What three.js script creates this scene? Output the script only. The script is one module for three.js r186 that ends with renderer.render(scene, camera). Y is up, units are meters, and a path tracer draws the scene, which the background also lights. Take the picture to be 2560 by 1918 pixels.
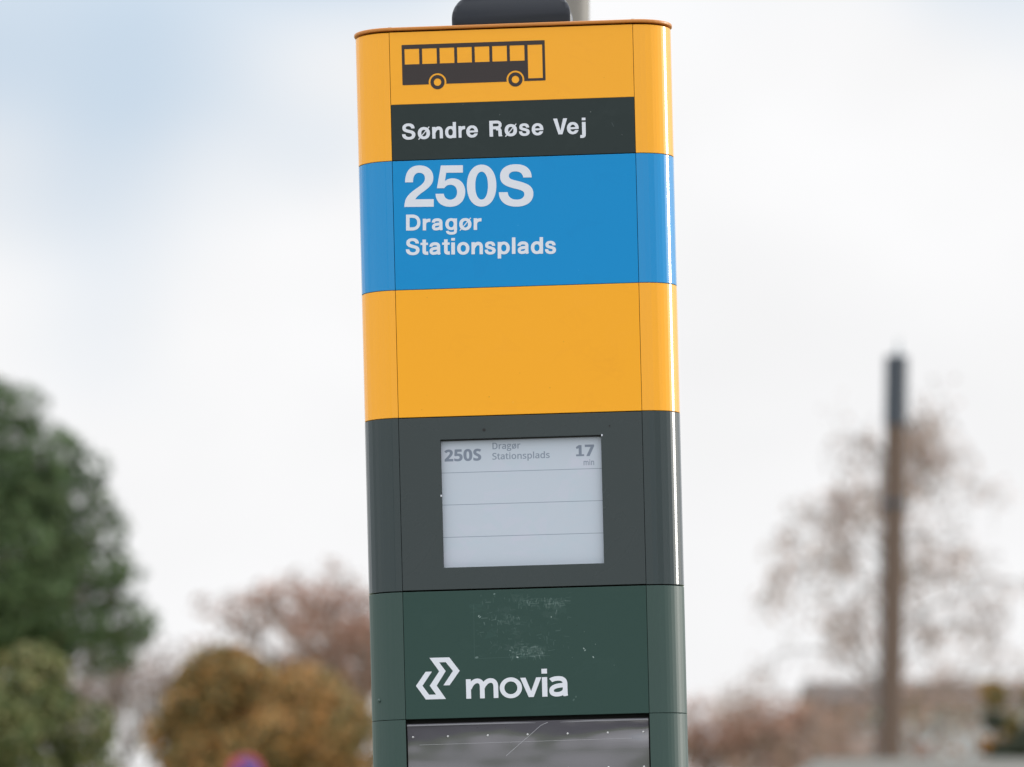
import * as THREE from 'three';
import { mergeGeometries, toCreasedNormals } from 'three/addons/utils/BufferGeometryUtils.js';
import { RoundedBoxGeometry } from 'three/addons/geometries/RoundedBoxGeometry.js';
import { ImprovedNoise } from 'three/addons/math/ImprovedNoise.js';

// ---------------------------------------------------------------- camera, sky, sun, exposure
const scene = new THREE.Scene();
const W = 1024, H = 767, EYE = 1.5, DIST = 8.63;
const camera = new THREE.PerspectiveCamera(8.467, W / H, 0.1, 3000);   // long lens, held level, shifted up
camera.position.set(0, EYE, DIST);
camera.lookAt(0, EYE, 0);
camera.setViewOffset(W, H, 0, -556.5, W, H);
camera.focus = DIST;
camera.userData.fStop = 4.9;

const perlin = new ImprovedNoise();
const noise = (x, y, z) => perlin.noise(x, y, z);
function fbm(x, y, z, oct) {
  let s = 0, a = 0.5;
  for (let i = 0; i < oct; i++) { s += a * noise(x, y, z); x = x * 2.03 + 5.1; y = y * 2.03 + 1.7; z = z * 2.03 + 9.2; a *= 0.5; }
  return s;
}
const smooth = THREE.MathUtils.smoothstep, lerp = THREE.MathUtils.lerp;

const sunDir = new THREE.Vector3(Math.cos(0.36), Math.tan(0.17), -Math.sin(0.36)).normalize();
const SKY = [13.8978, 11.5228, 37.04];
function makeSky() {
  const w = 2048, h = 1024, data = new Float32Array(w * h * 4);
  const blue = [0.53, 0.66, 0.80], cloud = [0.94, 0.94, 0.948];
  for (let j = 0; j < h; j++) {
    const e = ((j + 0.5) / h - 0.5) * Math.PI, y = Math.sin(e), c = Math.cos(e);
    for (let i = 0; i < w; i++) {
      const a = ((i + 0.5) / w - 0.5) * 2 * Math.PI, x = Math.cos(a) * c, z = Math.sin(a) * c, o = (j * w + i) * 4;
      if (y < -0.03) { data[o] = data[o + 1] = data[o + 2] = 0.35; data[o + 3] = 1; continue; }
      const thin = fbm(x * 6.5 + SKY[0], y * 9 + SKY[1], z * 6.5 + SKY[2], 3);
      const gap = smooth(thin, -0.03, 0.38);
      const tone = 1 + 0.1 * fbm(x * 14 + 31, y * 24 + 7, z * 14 + 3, 4);
      const high = 1 + 2.75 * Math.max(0, y - 0.17);                   // an overcast sky is brighter overhead
      const sun = Math.acos(Math.min(1, x * sunDir.x + y * sunDir.y + z * sunDir.z));
      const glow = 3.2 * Math.exp(-((sun / 0.2) ** 2)) + 0.5 * Math.exp(-((sun / 0.5) ** 2));
      for (let k = 0; k < 3; k++) data[o + k] = (lerp(cloud[k] * tone, blue[k], gap)) * high + glow * [1, 0.96, 0.9][k];
      data[o + 3] = 1;
    }
  }
  const t = new THREE.DataTexture(data, w, h, THREE.RGBAFormat, THREE.FloatType);
  t.mapping = THREE.EquirectangularReflectionMapping; t.magFilter = THREE.LinearFilter; t.needsUpdate = true;
  return t;
}

scene.background = scene.environment = makeSky();

const sun = new THREE.DirectionalLight(new THREE.Color(1, 0.95, 0.88), 1.3);
sun.name = 'sun';
sun.position.copy(sunDir).multiplyScalar(120);
sun.castShadow = true; sun.shadow.radius = 22; sun.shadow.mapSize.set(2048, 2048);
Object.assign(sun.shadow.camera, { left: -60, right: 60, top: 40, bottom: -40, near: 1, far: 300 });
scene.add(sun);

const renderer = new THREE.WebGLRenderer({ antialias: true });
renderer.toneMapping = THREE.LinearToneMapping;
renderer.toneMappingExposure = 1.0;
renderer.shadowMap.enabled = true;

// ---------------------------------------------------------------- helpers
const V3 = (x, y, z) => new THREE.Vector3(x, y, z);
function rng(seed) { return () => { seed = (seed + 0x6d2b79f5) | 0; let t = Math.imul(seed ^ (seed >>> 15), 1 | seed); t = (t + Math.imul(t ^ (t >>> 7), 61 | t)) ^ t; return ((t ^ (t >>> 14)) >>> 0) / 4294967296; }; }
const used = {};
function numbered(n) { used[n] = (used[n] ?? -1) + 1; return used[n] ? n + '_' + String(used[n]).padStart(3, '0') : n; }
const lin = (r, g, b) => new THREE.Color().setRGB(r, g, b);
function mat(color, o = {}) { return new THREE.MeshPhysicalMaterial({ color, roughness: 0.6, ...o }); }
function part(name, geo, m, parent, x = 0, y = 0, z = 0) {
  const o = new THREE.Mesh(geo, m); o.name = name; o.position.set(x, y, z); o.castShadow = o.receiveShadow = true; parent.add(o); return o;
}
function thing(name, label, category, x, y, z, group) {
  const o = new THREE.Group(); o.name = numbered(name); o.position.set(x, y, z); o.userData = { label, category };
  if (group) o.userData.group = group;
  scene.add(o); return o;
}
function structure(name, geo, m, x = 0, y = 0, z = 0) { const o = part(name, geo, m, scene, x, y, z); o.userData = { kind: 'structure' }; return o; }

// grey noise maps for relief and gloss
function noiseMap(size, cells, oct, seed, lo = 0, hi = 255) {
  const d = new Uint8Array(size * size * 4), T = 2 * Math.PI, r = cells / T;
  for (let j = 0; j < size; j++) for (let i = 0; i < size; i++) {   // tiles: two circles, folded into three coordinates
    const a = (i / size) * T, b = (j / size) * T;
    const v = fbm(Math.cos(a) * r + seed, Math.sin(a) * r + Math.cos(b) * r * 0.7, Math.sin(b) * r + seed * 0.3, oct);
    const g = lerp(lo, hi, Math.min(1, Math.max(0, v * 0.9 + 0.5))), o = (j * size + i) * 4;
    d[o] = d[o + 1] = d[o + 2] = g; d[o + 3] = 255;
  }
  const t = new THREE.DataTexture(d, size, size); t.wrapS = t.wrapT = THREE.RepeatWrapping; t.magFilter = THREE.LinearFilter; t.minFilter = THREE.LinearMipmapLinearFilter; t.needsUpdate = true;
  return t;
}
const peel = noiseMap(256, 20, 2, 4.2); peel.repeat.set(12, 12);
const wear = noiseMap(256, 6, 4, 8.8, 120, 235); wear.repeat.set(3, 3);

// ---------------------------------------------------------------- ground
const soilMap = (() => {
  const n = 512, d = new Uint8Array(n * n * 4), r = rng(5);
  for (let k = 0; k < n * n; k++) {
    const x = k % n, y = (k / n) | 0, v = 0.5 + 0.6 * fbm(x / 40, y / 40, 2, 4) + 0.25 * (r() - 0.5);
    d[k * 4] = 70 + 40 * v; d[k * 4 + 1] = 82 + 42 * v; d[k * 4 + 2] = 48 + 26 * v; d[k * 4 + 3] = 255;
  }
  const t = new THREE.DataTexture(d, n, n); t.colorSpace = THREE.SRGBColorSpace; t.wrapS = t.wrapT = THREE.RepeatWrapping; t.repeat.set(400, 400); t.magFilter = THREE.LinearFilter; t.needsUpdate = true; return t;
})();
structure('ground', new THREE.PlaneGeometry(1600, 1600).rotateX(-Math.PI / 2), mat(0xffffff, { map: soilMap, roughness: 1 }));
structure('pavement', new THREE.BoxGeometry(60, 0.12, 6), mat(lin(0.33, 0.32, 0.3), { roughness: 0.95, bumpMap: wear, bumpScale: 0.003 }), 0, 0.064, 0);
structure('kerb', new THREE.BoxGeometry(60, 0.13, 0.14), mat(lin(0.4, 0.39, 0.37), { roughness: 0.9 }), 0, 0.069, 3.072);
structure('road', new THREE.BoxGeometry(60, 0.006, 9), mat(lin(0.055, 0.055, 0.058), { roughness: 0.95, bumpMap: wear, bumpScale: 0.004 }), 0, 0.004, 7.65);

// ---------------------------------------------------------------- glyphs: drawn on a canvas, traced, cut as thin vinyl
const GS = 4, GW = 520, GH = 620, GX = 50, GY = 460;   // canvas pixels per unit (cap height = 100 units), origin
const capS = (p, x0, y0, k) => {                        // the S, in units of its own drawing
  const P = (x, y) => [x0 + (x - 1428) * k, y0 + (697 - y) * k], m = (x, y) => p.moveTo(...P(x, y)), l = (x, y) => p.lineTo(...P(x, y)), c = (a, b, d, e, f, g) => p.bezierCurveTo(...P(a, b), ...P(d, e), ...P(f, g));
  m(1883, 284); l(1764, 284); c(1756, 222, 1715, 195, 1655, 195); c(1598, 195, 1566, 220, 1566, 258); c(1566, 300, 1605, 312, 1690, 334); c(1830, 370, 1905, 410, 1905, 516); c(1905, 630, 1815, 699, 1672, 699);
  c(1520, 699, 1428, 622, 1428, 491); l(1550, 491); c(1554, 560, 1600, 599, 1680, 599); c(1742, 599, 1781, 566, 1781, 524); c(1781, 476, 1740, 464, 1655, 442); c(1525, 408, 1445, 375, 1445, 265); c(1445, 160, 1525, 94, 1660, 94); c(1800, 94, 1880, 162, 1883, 284);
  p.closePath();
};
function tools(ctx) {
  const bar = (x0, y0, x1, y1) => ctx.fillRect(x0, y0, x1 - x0, y1 - y0);
  const oval = (cx, cy, rx, ry, k = 0.6) => { ctx.moveTo(cx + rx, cy); for (const [a, b] of [[1, 1], [-1, 1], [-1, -1], [1, -1]]) { const v = a * b > 0; ctx.bezierCurveTo(...(v ? [cx + a * rx, cy + b * ry * k, cx + a * rx * k, cy + b * ry, cx, cy + b * ry] : [cx + a * rx * k, cy + b * ry, cx + a * rx, cy + b * ry * k, cx + a * rx, cy])); } ctx.closePath(); };
  const ring = (cx, cy, rx, ry, ix, iy) => { ctx.beginPath(); oval(cx, cy, rx, ry); oval(cx, cy, ix, iy); ctx.fill('evenodd'); };
  const line = (w, ...segs) => { ctx.beginPath(); ctx.lineWidth = w; segs.forEach((s, i) => (i === 0 ? ctx.moveTo(...s) : s.length === 2 ? ctx.lineTo(...s) : ctx.bezierCurveTo(...s))); ctx.stroke(); };
  const poly = (...p) => { ctx.beginPath(); p.forEach((q, i) => (i ? ctx.lineTo(...q) : ctx.moveTo(...q))); ctx.closePath(); ctx.fill(); };
  const cut = (x0, y0, x1, y1) => { ctx.globalCompositeOperation = 'destination-out'; bar(x0, y0, x1, y1); ctx.globalCompositeOperation = 'source-over'; };
  return { ctx, bar, oval, ring, line, poly, cut };
}
const digit = (ctx, x0, list) => {   // [kind, x, y ...] with y down from the baseline 703, 5.71 drawing units per unit
  ctx.beginPath();
  for (const q of list) { const v = []; for (let i = 0; i < q.length; i += 2) v.push((q[i] - x0) / 5.71, (703 - q[i + 1]) / 5.71); if (v.length === 6) ctx.bezierCurveTo(...v); else if (q === list[0]) ctx.moveTo(...v); else ctx.lineTo(...v); }
  ctx.closePath(); ctx.fill();
};
const GLYPH = {
  2: ({ ctx }) => digit(ctx, 118, [[118, 703], [525, 703], [525, 598], [268, 598], [300, 545, 352, 515, 405, 476], [475, 425, 520, 378, 520, 300], [520, 195, 440, 128, 325, 128], [205, 128, 128, 205, 128, 362], [238, 362], [238, 275, 268, 230, 324, 230], [374, 230, 403, 260, 403, 308], [403, 360, 368, 390, 312, 430], [200, 508, 118, 555, 118, 703]]),
  5: ({ ctx }) => digit(ctx, 550, [[625, 132], [930, 132], [930, 234], [699, 234], [680, 350], [710, 325, 748, 312, 785, 312], [890, 312, 962, 390, 962, 500], [962, 622, 878, 707, 755, 707], [636, 707, 556, 640, 550, 525], [665, 525], [672, 578, 705, 608, 755, 608], [815, 608, 849, 562, 849, 505], [849, 443, 815, 401, 755, 401], [717, 401, 690, 417, 672, 448], [570, 448]]),
  0: ({ ring }) => ring(36, 50, 36, 51, 15.5, 34),
  S: ({ ctx }) => { ctx.beginPath(); capS(ctx, 0, -1.5, 0.17); ctx.fill(); },
  s: ({ ctx }) => { ctx.beginPath(); capS(ctx, 1.5, -0.5, 0.1255 ); ctx.fill(); ctx.lineWidth = 3.4; ctx.stroke(); },
  o: ({ ring }) => ring(38, 36.5, 38, 38.5, 16.5, 21),
  ø: ({ ring, line }) => { ring(38, 36.5, 38, 38.5, 16.5, 21); line(6, [4, -3], [72, 76]); },
  n: ({ bar, line }) => { bar(0, 0, 21, 73); line(20.5, [60, 0], [60, 44], [60, 59, 53, 65, 42, 65], [28, 65, 20, 56, 12, 38]); },
  d: ({ ring, bar }) => { ring(36, 36.5, 36, 38.5, 15.5, 21); bar(52, 0, 73, 100); },
  p: ({ ring, bar }) => { ring(37, 36.5, 36, 38.5, 15.5, 21); bar(0, -27, 21, 73); },
  g: ({ ring, bar, line }) => { ring(36, 38, 36, 37, 15.5, 20.5); bar(52, 0, 72, 73); line(17, [62.5, 6], [62.5, -6], [62.5, -17, 52, -20, 37, -20], [22, -20, 14, -15, 11, -5]); },
  r: ({ bar, line }) => { bar(0, 0, 21, 73); line(20, [11, 38], [14, 56, 24, 64, 48, 63]); },
  e: ({ ring, bar, cut }) => { ring(36.5, 36.5, 36.5, 38.5, 16, 22); bar(12, 30, 66, 42.5); cut(38, 23.5, 80, 30.5); },
  a: ({ line, cut }) => { line(18.5, [9, 48], [10, 61, 19, 66, 33, 66], [48, 66, 55, 60, 55, 49], [55, 18], [55, 10, 56, 4, 62, 0]); line(18, [55, 42], [42, 36, 10, 42, 10, 21], [10, 11, 17, 8, 27, 8], [43, 8, 55, 17, 55, 34]); cut(30, -20, 90, 0); },
  t: ({ bar, line }) => { bar(12, 14, 33, 92); bar(0, 59, 45, 73); line(20, [22.5, 26], [22.5, 20], [22.5, 10, 28, 9, 46, 9.5]); },
  i: ({ bar }) => { bar(0, 0, 21, 73); bar(0, 84, 21, 100); },
  l: ({ bar }) => bar(0, 0, 21, 100),
  j: ({ bar, line }) => { bar(11, -4, 32, 73); bar(11, 84, 32, 100); line(19, [21.5, 0], [21.5, -8], [21.5, -18, 16, -18.5, 0, -17.5]); },
  R: ({ bar, line, cut }) => { bar(0, 0, 22, 100); line(18, [10, 91], [46, 91], [61, 91, 67, 84, 67, 73.5], [67, 61, 60, 55, 46, 55], [10, 55]); line(21, [40, 49], [60, 50, 65, 43, 65.5, 30], [66, 12], [66, 6, 67, 3, 71, -3]); cut(30, -20, 99, 0); },
  V: ({ poly }) => poly([0, 100], [25, 100], [43.5, 24], [62, 100], [87, 100], [56, 0], [31, 0]),
  D: ({ bar, line }) => { bar(0, 0, 22, 100); line(20, [10, 90], [36, 90], [64, 90, 79, 76, 79, 50], [79, 24, 64, 10, 36, 10], [10, 10]); },
  // the wordmark's own lighter letters, x-height 73
  m1: ({ bar, line }) => { bar(0, 0, 17.6, 73); line(17.2, [58.5, 0], [58.5, 42], [58.5, 58, 53, 66, 41, 66], [28, 66, 18, 54, 12, 38]); line(17.2, [108, 0], [108, 42], [108, 58, 101, 66, 89, 66], [76, 66, 66, 54, 58, 38]); },
  o1: ({ ctx, oval }) => { ctx.beginPath(); oval(41, 36.5, 41, 39, 0.5523); oval(41, 36.5, 24, 24, 0.5523); ctx.fill('evenodd'); },
  v1: ({ poly }) => poly([0, 73], [20, 73], [40, 22], [60, 73], [79, 73], [49, 0], [30.5, 0]),
  i1: ({ bar }) => { bar(0, 0, 19.5, 73); bar(-1, 86.5, 19.5, 104.5); },
  a1: ({ line, cut }) => { line(17, [7, 60], [13, 65, 24, 67, 35, 67], [54, 67, 59, 57, 59, 46], [59, 14], [59, 8, 60, 3, 61, 0]); line(16.5, [60, 42], [40, 41, 9, 40, 9, 21], [9, 12, 17, 7.5, 28, 7.5], [44, 7.5, 59, 14, 59, 30]); cut(45, -20, 90, 0); },
};
function trace(draw) {
  const cv = document.createElement('canvas'); cv.width = GW; cv.height = GH;
  const ctx = cv.getContext('2d'); ctx.fillStyle = ctx.strokeStyle = '#fff'; ctx.lineJoin = 'round';
  ctx.setTransform(GS, 0, 0, -GS, GX, GY);
  draw(tools(ctx));
  const px = ctx.getImageData(0, 0, GW, GH).data, at = (x, y) => px[(y * GW + x) * 4 + 3] / 255 - 0.5;
  const next = new Map(), pos = new Map();
  const hEdge = (x, y) => { const k = (y * GW + x) * 2; if (!pos.has(k)) { const a = at(x, y), b = at(x + 1, y); pos.set(k, [x + a / (a - b), y]); } return k; };
  const vEdge = (x, y) => { const k = (y * GW + x) * 2 + 1; if (!pos.has(k)) { const a = at(x, y), b = at(x, y + 1); pos.set(k, [x, y + a / (a - b)]); } return k; };
  for (let y = 0; y < GH - 1; y++) for (let x = 0; x < GW - 1; x++) {
    const c = (at(x, y) > 0 ? 8 : 0) | (at(x + 1, y) > 0 ? 4 : 0) | (at(x + 1, y + 1) > 0 ? 2 : 0) | (at(x, y + 1) > 0 ? 1 : 0);
    if (c === 0 || c === 15) continue;
    const T = () => hEdge(x, y), B = () => hEdge(x, y + 1), L = () => vEdge(x, y), R = () => vEdge(x + 1, y), go = (a, b) => next.set(a, b);
    switch (c) {   // inside kept on the left
      case 8: go(T(), L()); break; case 4: go(R(), T()); break; case 2: go(B(), R()); break; case 1: go(L(), B()); break;
      case 12: go(R(), L()); break; case 6: go(B(), T()); break; case 3: go(L(), R()); break; case 9: go(T(), B()); break;
      case 7: go(L(), T()); break; case 11: go(T(), R()); break; case 13: go(R(), B()); break; case 14: go(B(), L()); break;
      case 10: go(T(), L()); go(B(), R()); break; case 5: go(R(), T()); go(L(), B()); break;
    }
  }
  const loops = [];
  while (next.size) {
    const start = next.keys().next().value, loop = [];
    let k = start;
    while (next.has(k)) { loop.push(pos.get(k)); const n = next.get(k); next.delete(k); k = n; }
    if (loop.length > 8) loops.push(rdp(loop, 0.3).map(([x, y]) => new THREE.Vector2((x + 0.5 - GX) / GS, (GY - y - 0.5) / GS)));
  }
  const area = (l) => THREE.ShapeUtils.area(l), big = Math.sign(area(loops.reduce((a, b) => (Math.abs(area(a)) > Math.abs(area(b)) ? a : b))));
  const shapes = loops.filter((l) => Math.sign(area(l)) === big).map((l) => new THREE.Shape(l));
  for (const l of loops.filter((l) => Math.sign(area(l)) !== big)) {
    const host = shapes.find((s) => inside(l[0], s.getPoints())) ?? shapes[0];
    host.holes.push(new THREE.Path(l));
  }
  return shapes;
}
function inside(p, poly) { let c = false; for (let i = 0, j = poly.length - 1; i < poly.length; j = i++) { const a = poly[i], b = poly[j]; if (a.y > p.y !== b.y > p.y && p.x < ((b.x - a.x) * (p.y - a.y)) / (b.y - a.y) + a.x) c = !c; } return c; }
function rdp(l, eps) {
  const half = l.length >> 1, run = (a) => {
    const keep = [a[0]], rec = (i, j) => {
      let m = 0, k = -1; const [x0, y0] = a[i], [x1, y1] = a[j], dx = x1 - x0, dy = y1 - y0, n = Math.hypot(dx, dy) || 1;
      for (let q = i + 1; q < j; q++) { const d = Math.abs((a[q][0] - x0) * dy - (a[q][1] - y0) * dx) / n; if (d > m) { m = d; k = q; } }
      if (m > eps) { rec(i, k); rec(k, j); } else keep.push(a[j]);
    };
    rec(0, a.length - 1); return keep;
  };
  const a = run(l.slice(0, half + 1)), b = run([...l.slice(half), l[0]]);
  return [...a.slice(0, -1), ...b.slice(0, -1)];
}
const cutGlyph = {};
function glyph(ch) {
  if (!cutGlyph[ch]) {
    const g = new THREE.ExtrudeGeometry(trace(GLYPH[ch]), { depth: 1, bevelEnabled: false, curveSegments: 1 });
    g.computeBoundingBox(); cutGlyph[ch] = g;
  }
  return cutGlyph[ch];
}
// letters: [character, left edge, right edge] along the baseline, size = cap height, all in millimetres
function lettering(parent, m, letters, size, thick = 0.35) {
  const gs = letters.map(([ch, x0, x1, dy = 0]) => {
    const g = glyph(ch).clone(), b = glyph(ch).boundingBox, sx = (x1 - x0) / (b.max.x - b.min.x);
    return g.translate(-b.min.x, 0, 0).scale(sx, size / 100, thick).translate(x0, dy, 0).scale(0.001, 0.001, 0.001);
  });
  return part('lettering', mergeGeometries(gs), m, parent);
}

// ---------------------------------------------------------------- the bus stop totem
const TOP = 3.0195;                                  // height of the upper edge of the panels
const HW = 0.2645, R = 0.0612, JX = HW - R, DEP = 0.13, GAP = 0.0008;
const totem = thing('bus_stop_totem', 'tall yellow, blue and dark green bus stop totem with small display screen', 'bus stop', 0.0718, 0.124, -DEP / 2);
totem.rotation.order = 'ZYX'; totem.rotation.z = THREE.MathUtils.degToRad(1.39); totem.rotation.y = THREE.MathUtils.degToRad(-3.4);
const Y = (mm) => TOP - 0.124 - mm / 1000;         // from millimetres below the upper edge to the totem's own height
const FZ = DEP / 2;

const gloss = { roughness: 0.32, specularIntensity: 0.55, bumpMap: peel, bumpScale: 0.00002 };
const satin = { roughness: 0.5, specularIntensity: 0.35, bumpMap: peel, bumpScale: 0.00003 };
const YEL = lin(0.88, 0.385, 0.024), BLU = lin(0.008, 0.24, 0.545), GRN = lin(0.03, 0.061, 0.053), DRK = lin(0.04, 0.051, 0.053);
function specked(base, w, h, seed, n, draw) {       // paint with a few specks and faint patches of grime
  const cv = document.createElement('canvas'), S = 2400; cv.width = Math.round(w * S); cv.height = Math.round(h * S);
  const c = cv.getContext('2d'), r = rng(seed); c.fillStyle = '#' + base.getHexString(); c.fillRect(0, 0, cv.width, cv.height);
  for (let k = 0; k < 26; k++) { c.fillStyle = r() < 0.5 ? 'rgba(255,255,255,0.005)' : 'rgba(0,0,0,0.006)'; const x = r() * cv.width, y = r() * cv.height; c.beginPath(); for (let q = 0; q < 9; q++) c.lineTo(x + (r() - 0.5) * 190, y + (r() - 0.5) * 110); c.fill(); }
  for (let k = 0; k < n; k++) { c.fillStyle = r() < 0.6 ? 'rgba(40,30,20,0.35)' : 'rgba(255,255,255,0.35)'; c.beginPath(); c.ellipse(r() * cv.width, r() * cv.height, 0.6 + r() * 1.6, 0.6 + r() * 1.2, r() * 3, 0, 7); c.fill(); }
  if (draw) draw(c, (mm) => (mm / 1000) * S, r);
  const t = new THREE.CanvasTexture(cv); t.colorSpace = THREE.SRGBColorSpace; t.repeat.set(1 / w, 1 / h); t.offset.set(0.5, 0.5); t.anisotropy = 8;
  return t;
}
const M = {
  yellow: mat(YEL, { ...gloss, roughness: 0.2, specularIntensity: 0.8 }), blue: mat(BLU, { ...gloss, roughness: 0.15, specularIntensity: 0.9 }), green: mat(GRN, { ...satin, roughness: 0.46, specularIntensity: 0.9 }),
  film: mat(lin(0.035, 0.048, 0.05), { roughness: 0.19, specularIntensity: 0.75 }),
  core: mat(lin(0.02, 0.02, 0.02), { roughness: 0.9 }),
  white: mat(lin(0.66, 0.68, 0.74), { roughness: 0.55, specularIntensity: 0.4 }),
  black: mat(lin(0.04, 0.032, 0.032), { roughness: 0.5, specularIntensity: 0.5 }),
  cap: mat(lin(0.52, 0.19, 0.03), { roughness: 0.4 }),
  housing: mat(lin(0.013, 0.017, 0.026), { roughness: 0.28, specularIntensity: 0.7 }),
  steel: mat(lin(0.45, 0.44, 0.42), { roughness: 0.5, metalness: 0.7 }),
};
function slab(w, h, d, bevel = 0.0006, hole) {      // front at z = 0, going back by d
  const s = new THREE.Shape(), x = w / 2 - bevel, y = h / 2 - bevel;
  s.moveTo(-x, -y); s.lineTo(x, -y); s.lineTo(x, y); s.lineTo(-x, y); s.closePath();
  if (hole) { const [a, b, c, e] = hole, p = new THREE.Path(); p.moveTo(a, b); p.lineTo(a, e); p.lineTo(c, e); p.lineTo(c, b); p.closePath(); s.holes.push(p); }
  return new THREE.ExtrudeGeometry(s, { depth: d - 2 * bevel, bevelEnabled: true, bevelSize: bevel, bevelThickness: bevel, bevelSegments: 2 }).translate(0, 0, -d + bevel);
}
// quarter-round shell at the front right; ripple gives a stuck-on film its upright waves
function quarter(h, side, { r0 = R - 0.006, r1 = R, ripple = 0, seed = 0, a0 = 0, a1 = Math.PI / 2, gap = GAP / 2, bevel = 0.0006} = {}) {
  const n = 60, P = [], U = [], I = [], wave = (a) => (ripple ? ripple * (fbm(a * 3.2 + seed, seed, 0.3, 2) + 0.6 * noise(a * 13, seed * 2, 1.2)) : 0);
  const prof = [[r1 - bevel, -h / 2], [r1, -h / 2 + bevel]];
  prof.push([r1, h / 2 - bevel], [r1 - bevel, h / 2], [r0, h / 2], [r0, -h / 2]);
  const m = prof.length, g0 = gap / r1;
  for (let i = 0; i <= n; i++) for (let k = 0; k <= m; k++) {
    const [rr, y] = prof[k % m], a = lerp(a0 + g0, a1 - g0, i / n), r = rr + (rr > r0 ? wave(a) : 0);
    P.push(side * Math.sin(a) * r, y, Math.cos(a) * r); U.push(a * r1, y);
  }
  for (let i = 0; i < n; i++) for (let k = 0; k < m; k++) { const a = i * (m + 1) + k, b = a + m + 1; if (side > 0) I.push(a, b, a + 1, b, b + 1, a + 1); else I.push(a, a + 1, b, b, a + 1, b + 1); }
  for (const i of [0, n]) for (let k = 1; k < m - 1; k++) { const o = i * (m + 1); if ((i === 0) === (side > 0)) I.push(o, o + k, o + k + 1); else I.push(o, o + k + 1, o + k); }
  const g = new THREE.BufferGeometry(); g.setAttribute('position', new THREE.Float32BufferAttribute(P, 3)); g.setAttribute('uv', new THREE.Float32BufferAttribute(U, 2)); g.setIndex(I);
  return toCreasedNormals(g, 0.6);
}
// inner frame and foot
const coreShape = (w, d, r) => { const s = new THREE.Shape(), x = w / 2, z = d / 2; s.moveTo(-x + r, -z); s.lineTo(x - r, -z); s.absarc(x - r, -z + r, r, -Math.PI / 2, 0); s.lineTo(x, z - r); s.absarc(x - r, z - r, r, 0, Math.PI / 2); s.lineTo(-x + r, z); s.absarc(-x + r, z - r, r, Math.PI / 2, Math.PI); s.lineTo(-x, -z + r); s.absarc(-x + r, -z + r, r, Math.PI, Math.PI * 1.5); return s; };
const plate = (w, d, r, h, bevel) => toCreasedNormals(new THREE.ExtrudeGeometry(coreShape(w - 2 * bevel, d - 2 * bevel, r - bevel), { depth: h - 2 * bevel, bevelEnabled: bevel > 0, bevelSize: bevel, bevelThickness: bevel, bevelSegments: 4, curveSegments: 20 }).rotateX(-Math.PI / 2).translate(0, bevel, 0), 0.6);
const IN = 0.016;
part('core', plate(2 * HW - 2 * IN, DEP - 2 * IN, R - IN, Y(-2) - 0.02, 0), M.core, totem, 0, 0.02, 0);
part('foot', plate(0.5, 0.12, 0.04, 0.02, 0.002), M.steel, totem);

// one ring of cladding: front, two front corners, two sides, two rear corners, back
function ring(from, to, front, corner, { frontPanel = true, g = GAP / 2000 * 1000, left = {}, right = {}, cornerMats = [] } = {}) {
  const h = (to - from) / 1000 - GAP, y = Y((from + to) / 2);
  if (frontPanel) part('front_panel', slab(2 * JX - GAP, h, 0.006), front, totem, 0, y, FZ);
  for (const s of [-1, 1]) {
    part('corner_panel', quarter(h, s, s < 0 ? left : right), cornerMats[s < 0 ? 0 : 1] ?? corner, totem, s * JX, y, FZ - R);
    part('side_panel', slab(DEP - 2 * R - GAP, h, 0.006).rotateY((s * Math.PI) / 2), corner, totem, s * HW, y, 0);
    part('corner_panel', quarter(h, -s).rotateY(Math.PI), corner, totem, s * JX, y, -FZ + R);
  }
  part('back_panel', slab(2 * JX - GAP, h, 0.006).rotateY(Math.PI), corner, totem, 0, y, -FZ);
}
const rip = (ripple, seed) => ({ ripple, seed });
// 1: bus pictogram and name of the stop
ring(0, 214.5, M.yellow, M.yellow, { frontPanel: false, left: rip(0.00008, 1), right: rip(0.00008, 2) });
const signPanel = part('front_panel', slab(2 * JX - GAP, 0.1208 - 0.0003, 0.006, 0.0004), mat(0xffffff, { ...gloss, map: specked(YEL, 2 * JX, 0.121, 11, 5) }), totem, 0, Y(60.4), FZ);
const namePanel = part('name_panel', slab(2 * JX - GAP, 0.0937 - 0.0010, 0.006, 0.0004), mat(0xffffff, { ...satin, specularIntensity: 0.2, map: specked(lin(0.029, 0.039, 0.04), 2 * JX, 0.094, 12, 16, (c, k) => { c.strokeStyle = 'rgba(220,230,235,0.22)'; c.lineWidth = 1.4; c.beginPath(); c.moveTo(k(368), k(42)); c.lineTo(k(371), k(49)); c.stroke(); }) }), totem, 0, Y(167.3), FZ);
// 2 and 3: line number, spare
ring(214.5, 430, null, M.blue, { frontPanel: false, left: rip(0.00012, 3), right: rip(0.0002, 4) });
const linePanel = part('front_panel', slab(2 * JX - GAP, 0.2155 - GAP, 0.006), mat(0xffffff, { ...gloss, specularIntensity: 0.3, map: specked(BLU, 2 * JX, 0.2155, 13, 6) }), totem, 0, Y(322.25), FZ);
ring(430, 643.2, null, M.yellow, { frontPanel: false, left: rip(0.00012, 5), right: rip(0.0001, 6) });
part('front_panel', slab(2 * JX - GAP, 0.2132 - GAP, 0.006), mat(0xffffff, { ...gloss, specularIntensity: 0.3, map: specked(YEL, 2 * JX, 0.2132, 14, 9) }), totem, 0, Y(536.6), FZ);
// 4: display
ring(643.2, 932.5, null, M.film, { frontPanel: false, left: rip(0.0006, 7), right: rip(0.0003, 9.3) });
const mid = 787.85, dispPanel = part('display_panel', slab(2 * JX - GAP, 0.2893 - 0.0024, 0.012, 0.0006, [-0.1348, (mid - 895.4) / 1000, 0.1346, (mid - 680.8) / 1000]), mat(DRK, { ...satin, roughness: 0.42, specularIntensity: 0.6, roughnessMap: wear }), totem, 0, Y(mid), FZ);
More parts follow.
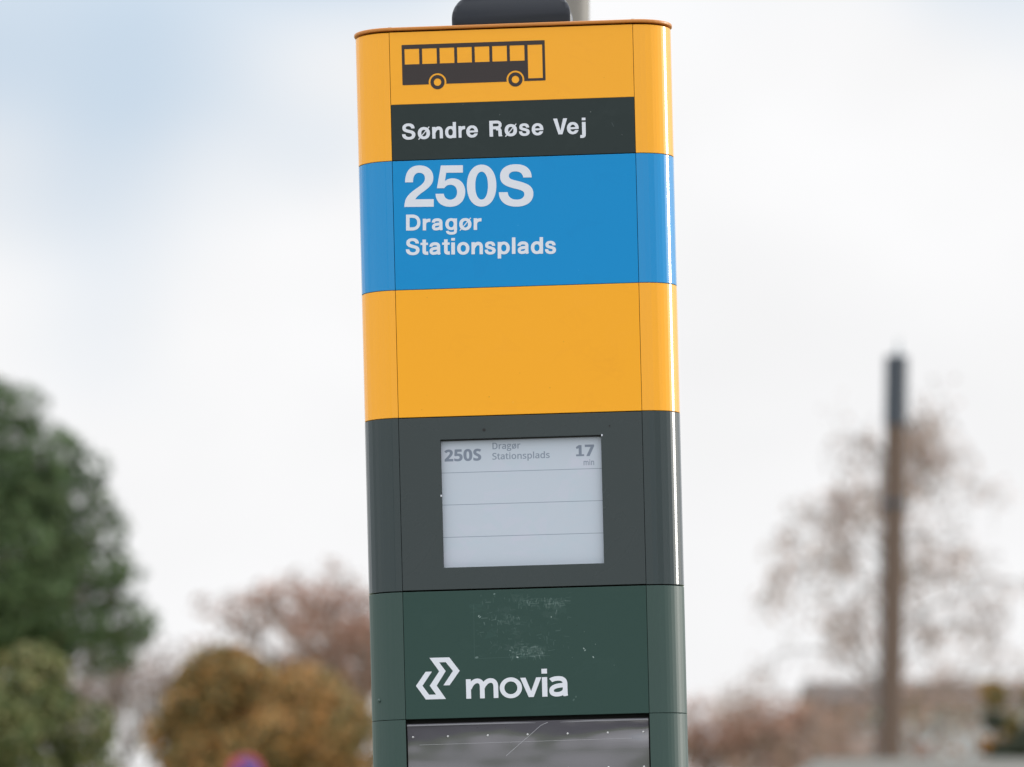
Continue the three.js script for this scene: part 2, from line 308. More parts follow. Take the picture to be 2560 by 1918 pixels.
// 5: operator's panel, then the timetable and the lower body
ring(933.6, 1146.5, null, M.green, { frontPanel: false, left: rip(0.0001, 13), right: rip(0.0001, 14) });
ring(1146.5, 2020, null, M.green, { frontPanel: false });
ring(2020, 2860, M.green, M.green);

// pictogram of a bus
{
  const s = new THREE.Shape(), w = 239, h = 67, rr = 1.4, arch = 14.8, wy = 3.2, wx = [58.6, 188.7];
  s.moveTo(0, rr); s.lineTo(0, h - rr); s.quadraticCurveTo(0, h, rr, h); s.lineTo(w - rr, h); s.quadraticCurveTo(w, h, w, h - rr); s.lineTo(w, rr); s.quadraticCurveTo(w, 0, w - rr, 0);
  for (const x of [...wx].reverse()) { const a = Math.asin(wy / arch); s.lineTo(x + Math.cos(a) * arch, 0); s.absarc(x, wy, arch, -a, Math.PI + a, false); }
  s.lineTo(rr, 0); s.quadraticCurveTo(0, 0, 0, rr);
  const box = (x0, y0, x1, y1) => { const p = new THREE.Path(); p.moveTo(x0, y0); p.lineTo(x0, y1); p.lineTo(x1, y1); p.lineTo(x1, y0); p.closePath(); s.holes.push(p); };
  for (let k = 0; k < 7; k++) box(4.6 + k * 29.3, 34.2, 29.1 + k * 29.3, 60);
  box(210.2, 4.2, 234.6, 60);
  const wheel = (x) => { const c = new THREE.Shape(); c.absarc(x, wy, 11.9, 0, Math.PI * 2); const i = new THREE.Path(); i.absarc(x, wy, 6.2, 0, Math.PI * 2, true); c.holes.push(i); return c; };
  const g = new THREE.ExtrudeGeometry([s, ...wx.map(wheel)], { depth: 0.35, bevelEnabled: false, curveSegments: 20 }).scale(0.001, 0.001, 0.001);
  part('bus_pictogram', g, M.black, signPanel, -0.1828, 0.0604 - 0.0885, 0);
}
// name of the stop, letter by letter as it is spaced
{
  const k = 1 / 6.636, run = (list) => list.map(([c, a, b]) => [c, (a - 70) * k, (b - 70) * k]);
  const o = lettering(namePanel, M.white, run([['S', 70, 218], ['ø', 245, 380], ['n', 405, 523], ['d', 548, 670], ['r', 697, 772], ['e', 783, 912], ['R', 1040, 1182], ['ø', 1208, 1345], ['s', 1367, 1485], ['e', 1508, 1637], ['V', 1748, 1902], ['e', 1898, 2028], ['j', 2042, 2105]]), 26.4);
  o.position.set(-0.1856, (167.3 - 179.2) / 1000, 0);
}
{
  const k = 1 / 8.295, run = (list) => list.map(([c, a, b]) => [c, (a - 118) * k, (b - 118) * k]), tilt = THREE.MathUtils.degToRad(-1.3);
  const put = (o, mm) => { o.position.set(-0.1846, (322.25 - mm) / 1000, 0); o.rotation.z = tilt; };
  put(lettering(linePanel, M.white, run([['2', 118, 525], ['5', 550, 962], ['0', 985, 1393], ['S', 1428, 1905]]), 68.6), 291.6);
  put(lettering(linePanel, M.white, run([['D', 133, 332], ['r', 365, 472], ['a', 490, 645], ['g', 678, 840], ['ø', 870, 1040], ['r', 1070, 1180]]), 26.6), 331);
  put(lettering(linePanel, M.white, run([['S', 122, 312], ['t', 325, 432], ['a', 448, 605], ['t', 625, 732], ['i', 752, 803], ['o', 833, 1003], ['n', 1032, 1190], ['s', 1215, 1367], ['p', 1395, 1562], ['l', 1592, 1641], ['a', 1670, 1827], ['d', 1855, 2023], ['s', 2050, 2202]]), 27.5), 371.6);
}
// e-paper screen in its recess
{
  const w = 0.272, h = 0.217, S = 4000, cv = document.createElement('canvas'); cv.width = w * S; cv.height = h * S;
  const c = cv.getContext('2d'), X = (mm) => ((mm + 136) / 1000) * S, V = (mm) => ((mm - 678.4) / 1000) * S, r = rng(3);
  c.fillStyle = 'rgb(183,191,202)'; c.fillRect(0, 0, cv.width, cv.height);
  for (let k = 0; k < 40; k++) { c.fillStyle = r() < 0.5 ? 'rgba(200,196,214,0.10)' : 'rgba(170,190,200,0.10)'; c.beginPath(); const x = r() * cv.width, y = r() * cv.height; for (let q = 0; q < 8; q++) c.lineTo(x + (r() - 0.5) * 330, y + (r() - 0.5) * 220); c.fill(); }
  c.strokeStyle = 'rgb(132,142,156)'; c.lineWidth = 4;
  for (const y of [735, 788.6, 842.6]) { c.beginPath(); c.moveTo(0, V(y)); c.lineTo(cv.width, V(y)); c.stroke(); }
  const text = (s, x, y, cap, width, weight, tone) => { c.save(); c.font = weight + ' 100px sans-serif'; const m = c.measureText(s).width, size = ((cap / 1000) * S) / 71.4; c.translate(X(x), V(y)); c.scale(((width / 1000) * S) / m, size); c.fillStyle = c.strokeStyle = tone; c.lineWidth = 2.6; c.fillText(s, 0, 0); c.strokeText(s, 0, 0); c.restore(); };
  const ink = 'rgb(122,131,146)', pale = 'rgb(128,138,152)';
  text('250S', -129, 715.7, 19, 63, 'bold', ink);
  text('Dragør', -49, 697.6, 10.4, 48, 'normal', pale);
  text('Stationsplads', -49, 714.8, 10.4, 97, 'normal', pale);
  text('7', 106, 713.7, 18.5, 16.5, 'bold', ink);
  text('min', 103, 728.9, 9, 19, 'normal', pale);
  c.fillStyle = ink; c.fillRect(X(96), V(695.2), (5 / 1000) * S, (18.5 / 1000) * S); c.fillRect(X(91.5), V(710.6), (13.5 / 1000) * S, (3.1 / 1000) * S);
  c.beginPath(); c.moveTo(X(101), V(695.2)); c.lineTo(X(96.4), V(695.2)); c.lineTo(X(91.3), V(698.4)); c.lineTo(X(92.6), V(701.6)); c.lineTo(X(98), V(699.6)); c.fill();
  const t = new THREE.CanvasTexture(cv); t.colorSpace = THREE.SRGBColorSpace; t.anisotropy = 8;
  part('screen', new THREE.PlaneGeometry(w, h), mat(0xffffff, { map: t, roughness: 0.35, specularIntensity: 0.5 }), dispPanel, -0.0001, (mid - 788.1) / 1000, -0.0095);
  part('shadow_strip', new THREE.BoxGeometry(0.2692, 0.0026, 0.004), M.core, dispPanel, -0.0001, (mid - 682.1) / 1000, -0.007);  // black strip standing in for the shade under the recess's upper edge
  part('shadow_strip', new THREE.BoxGeometry(0.0009, 0.211, 0.004), M.core, dispPanel, -0.1343, (mid - 789.5) / 1000, -0.007);  // thin black strip drawn as the shade line down the left edge
  const hole = (x, y, r2, name) => part(name, new THREE.CylinderGeometry(r2, r2, 0.001, 20).rotateX(Math.PI / 2), M.core, dispPanel, x / 1000, (mid - y) / 1000, 0);
  hole(-60.6, 667.2, 0.0026, 'light_sensor'); hole(148.7, 666.7, 0.0013, 'light_sensor');
  for (const [x, y] of [[135.6, 682], [-134.8, 775]]) part('clip', new RoundedBoxGeometry(0.0022, 0.0034, 0.002, 2, 0.0006), M.white, dispPanel, x / 1000, (mid - y) / 1000, -0.0004);  // tiny white pieces put in as glints on the recess edge
}
// operator's panel: emblem, wordmark and what is left of a torn-off sticker
{
  const w = 2 * JX, h = 0.2128, cy = 1040;
  const tex = specked(GRN, w, h, 21, 10, (c, k, r) => {
    const X = (mm) => k(mm + w * 500), V = (mm) => k(mm - 933.6);
    const dab = (x, y, l, a, t, o) => { c.strokeStyle = `rgba(190,200,200,${o})`; c.lineWidth = t; c.lineCap = 'round'; c.beginPath(); c.moveTo(X(x), V(y)); c.lineTo(X(x + l * Math.cos(a)), V(y + l * Math.sin(a))); c.stroke(); };
    for (let q = 0; q < 420; q++) {   // scraps of glue: thickest near the sticker's lower and upper edge
      const band = r(), y = band < 0.34 ? 1030 + r() * 18 : band < 0.6 ? 950 + r() * 14 : band < 0.72 ? 975 + r() * 18 : 942 + r() * 104;
      const x = band < 0.34 ? -25 + r() * 55 : band < 0.6 ? -10 + r() * 80 : band < 0.72 ? -60 + r() * 50 : -84 + r() * 158;
      const up = r() < 0.6; dab(x, y, 1 + r() * (up ? 6 : 9), up ? 1.5 + (r() - 0.5) * 0.8 : (r() - 0.5) * 0.5, 1.4 + r() * 3.4, 0.05 + 0.14 * r() * r());
    }
    for (let q = 0; q < 14; q++) { c.fillStyle = `rgba(175,180,182,${0.03 + 0.03 * r()})`; c.beginPath(); const x = X(-80 + r() * 140), y = V(948 + r() * 95); for (let e = 0; e < 16; e++) c.lineTo(x + (r() - 0.5) * 80, y + (r() - 0.5) * 50); c.fill(); }
    c.strokeStyle = 'rgba(190,198,198,0.09)'; c.lineWidth = 2; c.beginPath(); c.moveTo(X(-85), V(958)); c.lineTo(X(-86), V(1048)); c.lineTo(X(40), V(1046)); c.stroke();
    for (const [x, y, o, s] of [[-77, 977, 0.5, 3], [-75, 979, 0.4, 3.4], [44, 982, 0.45, 2.6], [97, 1036, 0.55, 3], [99, 1039, 0.5, 3], [112.4, 1050.7, 0.6, 3], [-50, 941, 0.4, 3], [-14, 1047.5, 0.7, 3], [-26, 1036, 0.4, 2.6], [-82, 1046, 0.3, 5], [82, 1116, 0.2, 3], [78, 1121, 0.16, 4]]) { c.fillStyle = `rgba(205,215,215,${o})`; c.beginPath(); c.ellipse(X(x), V(y), s * 0.8, s * 1.4, r() * 3, 0, 7); c.fill(); }
  });
  const p = part('front_panel', slab(w - GAP, h - GAP, 0.006), mat(0xffffff, { ...satin, map: tex }), totem, 0, Y(cy), FZ);
  const A = [[-161, 1044.5], [-127.9, 1044.5], [-111, 1067.4], [-128.5, 1091], [-138.8, 1091], [-122.3, 1067.3], [-134, 1052.4], [-145, 1052.4], [-134.4, 1067.3], [-150, 1091.1], [-135.1, 1113.7], [-168.7, 1113.7], [-184.7, 1090.6], [-168, 1067.5], [-157.5, 1067.5], [-173.8, 1090.7], [-163.1, 1105.9], [-151.5, 1105.9], [-161.7, 1091], [-145.3, 1067.3]];
  const s = new THREE.Shape(A.map(([x, y]) => new THREE.Vector2(x / 1000, (cy - y) / 1000)));
  part('emblem', new THREE.ExtrudeGeometry(s, { depth: 0.00035, bevelEnabled: false }), M.white, p);
  const o = lettering(p, M.white, [['m1', 0, 53.6], ['o1', 56.2, 93.3], ['v1', 90.6, 125.8], ['i1', 126.4, 135.6], ['a1', 138.7, 169.8]], 44.4);
  o.position.set(-0.101, (cy - 1114.3) / 1000, 0);
}
// timetable case: a shadowed slot, then a buckled plastic sheet on rivets
{
  const w = 0.4025, h = 0.858, y0 = 1154, nx = 80, ny = 170;
  const g = new THREE.PlaneGeometry(w, h, nx, ny), q = g.attributes.position;
  const bulge = (x, y) => {
    const t = (h / 2 - y) * 1000;                          // mm below the sheet's upper edge
    let z = 0.0052 * noise(x * 6 + 3, t / 48, 1.5) + 0.0006 * noise(x * 15, t / 26, 4.4) + 0.0045 * Math.exp(-t / 20);
    for (const [rx] of rivets) { const dx = (x - rx) / 0.02, dy = (t - 22) / 16; z -= 0.0011 * Math.exp(-dx * dx - dy * dy); }
    return z;
  };
  const rivets = [-192.3, -133.8, -67, -0.4, 66.3, 133.2, 192.4].map((x) => [x / 1000]);
  for (let k = 0; k < q.count; k++) q.setZ(k, bulge(q.getX(k), q.getY(k)));
  g.computeVertexNormals();
  const cv = document.createElement('canvas'); cv.width = 1610; cv.height = 1716;
  const c = cv.getContext('2d'), r = rng(77); c.fillStyle = 'rgb(74,72,80)'; c.fillRect(0, 0, 1610, 1716);
  for (let k = 0; k < 30; k++) { c.fillStyle = 'rgba(40,40,46,0.5)'; c.beginPath(); c.ellipse(r() * 1610, r() * 1716, 1 + r() * 4, 1 + r() * 2, r(), 0, 7); c.fill(); }
  const t = new THREE.CanvasTexture(cv); t.colorSpace = THREE.SRGBColorSpace;
  const sheet = part('timetable_cover', g, mat(0xffffff, { map: t, roughness: 0.2, specularIntensity: 1, ior: 2, clearcoat: 1, clearcoatRoughness: 0.1 }), totem, 0, Y(y0) - h / 2, FZ - 0.0055);
  part('cover_strip', slab(w, 0.0022, 0.003, 0.0003), mat(lin(0.2, 0.2, 0.22), { roughness: 0.3 }), totem, 0, Y(y0 + 2.6), FZ - 0.0005);
  const fold = (pts, rad) => { const P = []; for (let k = 0; k <= 24; k++) { const f = (k / 24) * (pts.length - 1), i = Math.min(pts.length - 2, Math.floor(f)), x = lerp(pts[i][0], pts[i + 1][0], f - i) / 1000, y = h / 2 - lerp(pts[i][1], pts[i + 1][1], f - i) / 1000; P.push(V3(x, y, bulge(x, y))); } part('fold', new THREE.TubeGeometry(new THREE.CatmullRomCurve3(P), 40, rad, 6), clear, sheet); };
  const clear = mat(lin(0.33, 0.33, 0.36), { roughness: 0.2, clearcoat: 1 });   // ridges of bent, whitened plastic
  fold([[34, 3], [22, 8], [-37, 57]], 0.00042); fold([[-182, 35], [0, 34.2], [173, 33]], 0.00025);
  const dome = new THREE.SphereGeometry(0.0018, 14, 8, 0, 6.2832, 0, 1.5708).rotateX(Math.PI / 2);
  for (const row of [22.3, 80.3]) for (const [x] of rivets) { const ty = h / 2 - row / 1000; part('rivet', dome, mat(lin(0.55, 0.55, 0.56), { roughness: 0.4 }), sheet, x, ty - x * 0.003, bulge(x, ty) + 0.0002); }
}
// lid, bolts and the rounded housing on top
part('lid', plate(2 * HW + 0.005, DEP + 0.006, R + 0.003, 0.0052, 0.0018), M.cap, totem, 0, Y(-2.9), 0);
{
  const w = 0.1 - 0.007, r = 0.031, h = 0.0405, s = new THREE.Shape();
  s.moveTo(-w, 0); s.lineTo(w, 0); s.lineTo(w, h - r); s.absarc(w - r, h - r, r, 0, Math.PI / 2); s.lineTo(-w + r, h); s.absarc(-w + r, h - r, r, Math.PI / 2, Math.PI); s.closePath();
  part('rounded_housing', toCreasedNormals(new THREE.ExtrudeGeometry(s, { depth: 0.062, bevelEnabled: true, bevelSize: 0.007, bevelThickness: 0.007, bevelSegments: 8, curveSegments: 18 }), 0.6), M.housing, totem, 0.0, Y(-8.3) + 0.0072, -0.03);
  for (const x of [-JX, JX]) part('bolt', new THREE.CylinderGeometry(0.0035, 0.0035, 0.004, 14), M.steel, totem, x, Y(-9.9), FZ - 0.02);
  part('bolt', new THREE.SphereGeometry(0.0035, 14, 10), M.green, totem, -0.2478, Y(1112.7), FZ - R + 0.0415);
}

// ---------------------------------------------------------------- grey post standing behind the totem
{
  const p = thing('steel_post', 'grey galvanised steel post standing right behind the bus stop totem', 'post', 0.115, 0.124, DIST - 10.7);
  const m = mat(lin(0.2, 0.185, 0.165), { roughness: 0.75, metalness: 0.1, roughnessMap: wear });
  part('tube', new THREE.CylinderGeometry(0.045, 0.045, 4.6, 32).translate(0, 2.3, 0), m, p);
  part('post_cap', new THREE.SphereGeometry(0.046, 24, 8, 0, 6.2832, 0, 1.5708), m, p, 0, 4.6, 0);
}

// ---------------------------------------------------------------- far things: place(px, X) reads a bearing and a distance as metres
const bearing = (deg, dist) => Math.tan((deg * Math.PI) / 180) * dist;
function leaves(blobs, count, size, tones, seed, { holes = -1, freq = 1, thin = 0.55, shell = 0.35, even } = {}) {
  const r = rng(seed), P = [], N = [], C = [], total = blobs.reduce((a, b) => a + (b[6] ?? b[3] * b[4]), 0);
  const u = new THREE.Vector3(), v = new THREE.Vector3(), n = new THREE.Vector3();
  const ball = (o) => { do o.set(r() * 2 - 1, r() * 2 - 1, r() * 2 - 1); while (o.lengthSq() > 1 || o.lengthSq() < 0.01); return o.normalize(); };
  for (const b of blobs) {
    const k = Math.round((count * (b[6] ?? b[3] * b[4])) / total);
    const main = tones[(r() * tones.length) | 0];
    for (let q = 0; q < k; q++) {
      ball(n); const d = shell + (1 - shell) * Math.cbrt(r());
      const x = b[0] + n.x * b[3] * d, y = b[1] + n.y * b[4] * d, z = b[2] + n.z * b[5] * d;
      if (noise(x * freq + seed, y * freq, z * freq) < holes) continue;
      ball(u); ball(v); v.cross(u).normalize(); const s = size * (0.6 + 0.8 * r());
      const c = r() < (even ?? 0.6) ? main : tones[(r() * tones.length) | 0], f = 0.8 + 0.4 * r();
      const a = [x + u.x * s, y + u.y * s, z + u.z * s], e = [x - u.x * s, y - u.y * s, z - u.z * s], l = [x + v.x * s * thin, y + v.y * s * thin, z + v.z * s * thin], m = [x - v.x * s * thin, y - v.y * s * thin, z - v.z * s * thin];
      P.push(...a, ...l, ...e, ...a, ...e, ...m); for (let t = 0; t < 6; t++) C.push(c[0] * f, c[1] * f, c[2] * f);
    }
  }
  const g = new THREE.BufferGeometry(); g.setAttribute('position', new THREE.Float32BufferAttribute(P, 3)); g.setAttribute('color', new THREE.Float32BufferAttribute(C, 3)); g.computeVertexNormals();
  return g;
}
const leafMat = new THREE.MeshStandardMaterial({ vertexColors: true, roughness: 0.8, side: THREE.DoubleSide });
function limb(a, b, r0, r1, n = 5) {
  const d = new THREE.Vector3().subVectors(b, a), l = d.length(), g = new THREE.CylinderGeometry(r1, r0, l, n, 1, true).translate(0, l / 2, 0);
  return g.applyQuaternion(new THREE.Quaternion().setFromUnitVectors(new THREE.Vector3(0, 1, 0), d.normalize())).translate(a.x, a.y, a.z);
}
// a trunk that forks again and again; returns the wood and the tips
function branching(height, r0, seed, { depth = 5, spread = 0.5, up = 0.25, kids = 3, shrink = 0.68, first = 0.35, droop = 0 } = {}) {
  const r = rng(seed), wood = [], tips = [];
  const grow = (p, dir, len, rad, lvl) => {
    const steps = 2; let a = p.clone(), d = dir.clone();
    for (let k = 0; k < steps; k++) { d.add(V3((r() - 0.5) * 0.25, (lvl > 2 ? -droop : 0.03), (r() - 0.5) * 0.25)).normalize(); const b = a.clone().addScaledVector(d, len / steps); wood.push(limb(a, b, rad * (1 - 0.18 * k), rad * (1 - 0.18 * (k + 1)), lvl < 2 ? 7 : 4)); a = b; if (lvl > 1 && lvl < depth) tips.push(b.clone()); }
    if (lvl >= depth) { tips.push(a); return; }
    const n = kids + (r() < 0.4 ? 1 : 0);
    for (let k = 0; k < n; k++) { const t = (k / n) * 6.283 + r() * 1.4, s = spread * (0.6 + 0.8 * r()), q = V3(Math.cos(t) * s, up, Math.sin(t) * s).addScaledVector(d, 0.8).normalize(); grow(a, q, len * shrink * (0.8 + 0.4 * r()), rad * 0.58, lvl + 1); }
    if (lvl < 3) grow(a, d.clone(), len * shrink, rad * 0.7, lvl + 1);
  };
  grow(V3(0, 0, 0), V3(0, 1, 0), height * first, r0, 0);
  return { wood: mergeGeometries(wood), tips };
}
const bark = mat(lin(0.11, 0.085, 0.065), { roughness: 0.95 }), pineBark = mat(lin(0.24, 0.12, 0.08), { roughness: 0.95 }), greyBark = mat(lin(0.2, 0.17, 0.155), { roughness: 0.95 });

// Scots pine
{
  const X = 60, t = thing('pine_tree', 'dark green pine tree with reddish trunk, tallest of the trees', 'tree', bearing(-5.93, X), 0, DIST - X);
  const r = rng(41), blobs = [], wood = [];
  const tiers = [[7.62, 0.95, 6], [7.25, 1.4, 9], [6.8, 1.66, 10], [6.35, 1.88, 12], [5.9, 2.08, 13], [5.5, 2.2, 13], [5.15, 2.24, 13], [4.88, 1.95, 11]];
  wood.push(limb(V3(0, 0, 0), V3(0.06, 4.4, 0), 0.21, 0.15, 10), limb(V3(0.06, 4.4, 0), V3(0, 7.3, 0), 0.15, 0.05, 8));
  for (const [y, rad, n] of tiers) for (let k = 0; k < n; k++) {
    const a = (k / n) * 6.283 + r() * 0.5, d = (rad - 0.42) * (0.72 + 0.28 * r()), x = Math.cos(a) * d, z = Math.sin(a) * d * 0.7, s = 0.36 + 0.12 * r(), yy = y + (r() - 0.5) * 0.24;
    blobs.push([x, yy, z, s * 1.15, s * 0.75, s * 1.15]); wood.push(limb(V3(0.03, yy - 0.45, 0), V3(x, yy - 0.1, z), 0.045, 0.015, 5));
    if (d > 0.9) blobs.push([x * 0.5, yy + 0.05, z * 0.5, s * 1.1, s * 0.6, s * 1.1]);
  }
  blobs.push([0, 7.75, 0, 0.5, 0.35, 0.5]);
  part('trunk', mergeGeometries(wood), pineBark, t);
  part('crown', leaves(blobs, 56000, 0.065, [[0.06, 0.1, 0.035], [0.08, 0.125, 0.045], [0.05, 0.085, 0.035], [0.1, 0.14, 0.055]], 42, { thin: 0.3, shell: 0.5, holes: -0.2, freq: 2.1 }), leafMat, t);
}
function dome(name, label, X, deg, half, top, low, tones, seed, count, size, woodMat = bark, opt = {}) {
  const t = thing(name, label, opt.category ?? 'shrub', bearing(deg, X), 0, DIST - X), r = rng(seed), blobs = [], wood = [];
  const n = opt.n ?? 34, mid = (top + low) / 2, ry = (top - low) / 2;
  for (let k = 0; k < n; k++) { const a = r() * 6.283, v = Math.sqrt(r()), hgt = r() * 2 - 1, q = Math.sqrt(Math.max(0, 1 - hgt * hgt * (opt.square ?? 0.8))) * (0.55 + 0.35 * v), s = (opt.clump ?? 0.3) * half * (0.8 + 0.5 * r());
    const x = Math.cos(a) * half * q, y = mid + hgt * (ry - s * 0.6), z = Math.sin(a) * half * q; blobs.push([x, y, z, s, s * 0.8, s]); wood.push(limb(V3(x * 0.12, Math.min(low, y * 0.4), z * 0.12), V3(x, y, z), 0.035, 0.012, 5)); }
  wood.push(limb(V3(0, 0, 0), V3(0, Math.max(0.5, low), 0), 0.12, 0.09, 8));
  part('trunk', mergeGeometries(wood), woodMat, t);
  part('crown', leaves(blobs, count, size, tones, seed + 1, opt), leafMat, t);
  return t;
}
const olive = [[0.1, 0.125, 0.04], [0.14, 0.15, 0.05], [0.08, 0.105, 0.035], [0.19, 0.165, 0.06]];
const amber = [[0.36, 0.19, 0.055], [0.27, 0.17, 0.055], [0.42, 0.2, 0.06], [0.17, 0.14, 0.05], [0.15, 0.13, 0.05]];
const rust = [[0.32, 0.18, 0.13], [0.26, 0.16, 0.12], [0.38, 0.2, 0.14]];
dome('olive_bush', 'olive green bush at the foot of the pine tree', 38, -6.0, 1.12, 3.75, 0.4, olive, 61, 52000, 0.035, bark, { n: 120, square: 0.8, clump: 0.24, even: 0.3 });
dome('amber_bush', 'broad rounded amber and brown bush behind the round road sign', 50, -2.76, 1.2, 4.28, 0.3, amber, 75, 60000, 0.038, bark, { n: 170, square: 0.75, clump: 0.28, even: 0.35 });

// trees with thin autumn leaf
function airy(name, label, X, deg, height, r0, seed, tones, count, size, opt, woodMat = greyBark) {
  const t = thing(name, label, opt.category ?? 'tree', bearing(deg, X), 0, DIST - X), b = branching(height, r0, seed, opt), s = opt.cloud ?? 0.32;
  part('trunk', b.wood, woodMat, t);
  const blobs = b.tips.filter((q) => q.y > (opt.bare ?? 1.5)).map((q) => [q.x, q.y, q.z, s, s * 0.7, s, 1]);
  part('crown', leaves(blobs, count, size, tones, seed + 5, { shell: 0 }), leafMat, t);
  return t;
}
airy('rust_tree', 'rusty brown autumn tree half hidden behind the bus stop totem', 78, -1.62, 7.6, 0.13, 85, rust, 9000, 0.05, { depth: 5, spread: 0.8, up: 0.16, kids: 2, first: 0.34, cloud: 0.26 });
airy('bare_tree', 'nearly bare grey-brown tree between pine tree and amber bush', 82, -4.45, 6.0, 0.1, 93, [[0.25, 0.19, 0.17], [0.3, 0.21, 0.18]], 4200, 0.05, { depth: 5, spread: 0.6, up: 0.22, kids: 2, first: 0.34, cloud: 0.3 });
{ // weeping birch: a straight stem, side branches that arch over and hang
  const X = 76, t = thing('birch_tree', 'tall thin-leaved weeping birch right behind the wooden pole', 'tree', bearing(4.16, X), 0, DIST - X), r = rng(104), wood = [], blobs = [];
  wood.push(limb(V3(0, 0, 0), V3(0.05, 4.5, 0), 0.13, 0.09, 9), limb(V3(0.05, 4.5, 0), V3(0.1, 9.3, 0), 0.09, 0.012, 7));
  for (let k = 0; k < 58; k++) {
    const f = Math.pow(r(), 1.05), y = lerp(3.4, 8.9, f), reach = lerp(2.7, 0.9, f) * (0.6 + 0.6 * r()), a = k * 2.4 + r(); let p = V3(0.06, y, 0), d = V3(Math.cos(a), 0.2 + 1.5 * r(), Math.sin(a) * 0.8); const sag = 0.06 + 0.22 * r();
    const n = 7;
    for (let q = 0; q < n; q++) {
      const e = p.clone().addScaledVector(d.clone().normalize(), reach / n * 1.3); wood.push(limb(p, e, 0.017 * (1 - q / n) + 0.005, 0.017 * (1 - (q + 1) / n) + 0.005, 4));
      d.y -= sag; d.x += (r() - 0.5) * 0.7; d.z += (r() - 0.5) * 0.7; p = e;
      if (q > 1) for (let h = 0; h < 2; h++) { const drop = 0.25 + 0.5 * r(), b = p.clone().add(V3((r() - 0.5) * 0.7, -drop * (r() < 0.25 ? -0.6 : 1), (r() - 0.5) * 0.7)); wood.push(limb(p, b, 0.007, 0.004, 3)); if (r() < 0.75) blobs.push([(p.x + b.x) / 2, (p.y + b.y) / 2, (p.z + b.z) / 2, 0.26, drop * 0.7, 0.26, 0.3 + 1.6 * r() * (1.15 - f)]); }
    }
  }
  part('trunk', mergeGeometries(wood), greyBark, t);
  part('crown', leaves(blobs, 8000, 0.042, [[0.4, 0.27, 0.22], [0.34, 0.25, 0.22], [0.44, 0.28, 0.2]], 109, { shell: 0 }), leafMat, t);
}
airy('russet_shrub', 'russet many-stemmed shrub between the totem and the wooden pole', 84, 2.9, 6.3, 0.09, 121, rust, 8000, 0.05, { depth: 5, spread: 0.7, up: 0.3, kids: 2, first: 0.3, cloud: 0.26, category: 'shrub' });
airy('russet_shrub', 'low brown shrub close to the right-hand edge of the totem', 88, 2.0, 4.9, 0.08, 131, rust, 5000, 0.05, { depth: 5, spread: 0.75, up: 0.25, kids: 2, first: 0.28, cloud: 0.28, category: 'shrub' });
airy('russet_shrub', 'tawny brown shrub growing behind the flat-roofed garage', 80, 4.5, 6.2, 0.1, 141, rust, 2000, 0.05, { depth: 4, spread: 0.85, up: 0.22, kids: 2, first: 0.32, cloud: 0.34, category: 'shrub' });
dome('russet_shrub', 'orange-brown shrub above the dark evergreen beside the garage', 70, 5.55, 0.5, 5.4, 3.0, amber, 151, 5000, 0.05, bark, { n: 20 });
dome('evergreen_shrub', 'dark evergreen shrub behind the end of the garage roof', 62, 5.5, 0.42, 4.4, 0.3, [[0.04, 0.05, 0.03], [0.055, 0.06, 0.035]], 161, 7000, 0.05, bark, { n: 22 });

// wooden pole
{
  const X = 60, p = thing('wooden_pole', 'tall wooden pole with dark metal sleeve and spike on top', 'pole', bearing(4.13, X), 0, DIST - X);
  p.rotation.z = THREE.MathUtils.degToRad(-0.85);
  const wood = mat(lin(0.13, 0.087, 0.068), { roughness: 0.9, bumpMap: wear, bumpScale: 0.004 }), metal = mat(lin(0.045, 0.053, 0.072), { roughness: 0.6 });
  part('shaft', new THREE.CylinderGeometry(0.122, 0.132, 7.55, 20).translate(0, 3.775, 0), wood, p);
  part('sleeve', new THREE.CylinderGeometry(0.134, 0.134, 0.8, 20), metal, p, 0, 7.86, 0);
  part('band', new THREE.CylinderGeometry(0.136, 0.136, 0.07, 20), metal, p, 0, 6.55, 0);
  part('spike', new THREE.ConeGeometry(0.045, 0.24, 10), mat(lin(0.3, 0.33, 0.36), { roughness: 0.4 }), p, 0.02, 8.38, 0);
  part('cable', new THREE.CylinderGeometry(0.012, 0.012, 6.4, 6).translate(0, 3.2, 0), metal, p, -0.15, 0.8, 0);
}
// no-parking sign
{
  const X = 45, s = thing('road_sign', 'round no-parking road sign, blue with red rim, before amber bush', 'road sign', bearing(-2.945, X), 0, DIST - X);
  const hgt = 2.95, r = 0.16, red = mat(lin(0.5, 0.05, 0.07), { roughness: 0.4 }), blue = mat(lin(0.07, 0.1, 0.42), { roughness: 0.4 });
  part('post', new THREE.CylinderGeometry(0.03, 0.03, hgt + 0.15, 14).translate(0, (hgt + 0.15) / 2, -0.05), M.steel, s);
  part('disc', new THREE.CylinderGeometry(r - 0.034, r - 0.034, 0.01, 40).rotateX(Math.PI / 2), blue, s, 0, hgt, 0);
  part('rim', new THREE.TorusGeometry(r - 0.019, 0.019, 8, 48), red, s, 0, hgt, 0);
  part('slash', new THREE.BoxGeometry(2 * r - 0.06, 0.04, 0.008).rotateZ(-0.785), red, s, 0, hgt, 0.011);
}
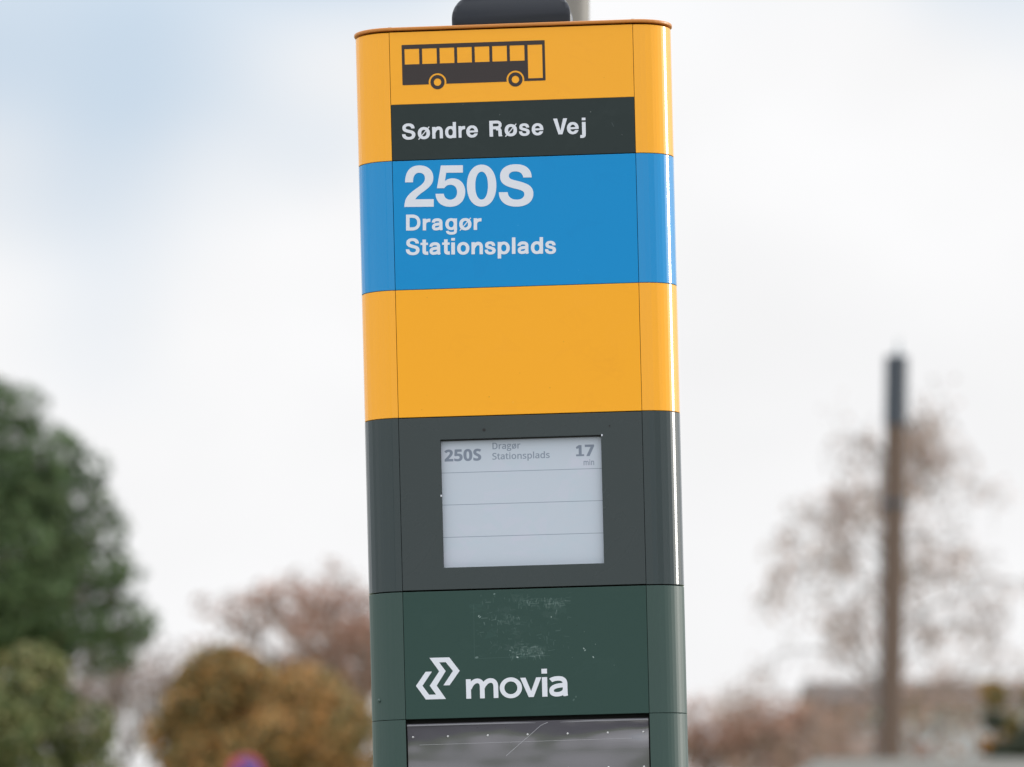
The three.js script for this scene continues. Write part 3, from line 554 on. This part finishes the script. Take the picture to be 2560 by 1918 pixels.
// garage and pale house
{
  const X = 50, g = thing('garage', 'low garage with pale grey flat roof edge below wooden pole', 'garage', bearing(5.2, X), 0, DIST - X);
  part('wall', new THREE.BoxGeometry(3.1, 2.95, 5), mat(lin(0.42, 0.38, 0.36), { roughness: 0.9 }), g, 0.05, 1.475, -2.6);
  part('roof', new THREE.BoxGeometry(3.3, 0.3, 5.4), mat(lin(0.36, 0.34, 0.34), { roughness: 0.8 }), g, 0.05, 3.1, -2.6);
  part('door', new THREE.BoxGeometry(2.3, 2.1, 0.06), mat(lin(0.3, 0.16, 0.12), { roughness: 0.7 }), g, 0.05, 1.05, -0.07);
  const Xh = 112, hse = thing('house', 'pale plastered house with brown gabled roof behind the shrubs', 'house', bearing(5.9, Xh), 0, DIST - Xh);
  part('wall', new THREE.BoxGeometry(9.6, 6.5, 7), mat(lin(0.64, 0.68, 0.75), { roughness: 0.9 }), hse, 0, 3.25, -3.5);
  const s = new THREE.Shape(); s.moveTo(-0.4, 0); s.lineTo(7.4, 0); s.lineTo(3.5, 0.75); s.closePath();
  part('roof', new THREE.ExtrudeGeometry(s, { depth: 10.2, bevelEnabled: false }).rotateY(Math.PI / 2), mat(lin(0.075, 0.058, 0.05), { roughness: 0.9 }), hse, -5.1, 6.502, 0);
  for (const x of [-1.6, 1.2]) { const w = part('window', new THREE.BoxGeometry(1.1, 1.3, 0.06), mat(lin(0.75, 0.75, 0.75)), hse, x, 4.7, 0.032); part('pane', new THREE.BoxGeometry(0.9, 1.1, 0.02), mat(lin(0.05, 0.06, 0.08), { roughness: 0.08 }), w, 0, 0, 0.042); }
}

// dark conifers to either side of the view: the glossy corners of the totem mirror them as upright streaks
for (const [deg, dist, top, half, where] of [[-32, 24, 8.6, 1.5, 'left of the photographer'], [-101, 22, 8, 0.9, 'far left of the totem'], [-120, 26, 9.4, 1.1, 'left of the pine tree'], [44, 26, 8.8, 1.6, 'right of the photographer'], [74, 24, 8.2, 1.1, 'far right of the totem'], [133, 45, 6.0, 7, 'broad and low, right of the garage']]) {
  const a = (deg * Math.PI) / 180, t = thing('conifer', 'dark conifer standing outside the view, ' + where, 'tree', Math.sin(a) * dist, 0, Math.cos(a) * dist, 'conifers round the bus stop'), blobs = [];
  for (let k = 0; k < 12; k++) { const f = k / 11; blobs.push([0, lerp(0.9, top, f), 0, half * (1.05 - f), 0.55, half * (1.05 - f)]); }
  part('trunk', new THREE.CylinderGeometry(0.05, 0.14, top, 8).translate(0, top / 2, 0), bark, t);
  part('crown', leaves(blobs, half > 5 ? 20000 : 7000, half > 5 ? 0.2 : 0.1, [[0.035, 0.055, 0.03], [0.05, 0.07, 0.035]], 300 + deg), leafMat, t);
}

renderer.render(scene, camera);
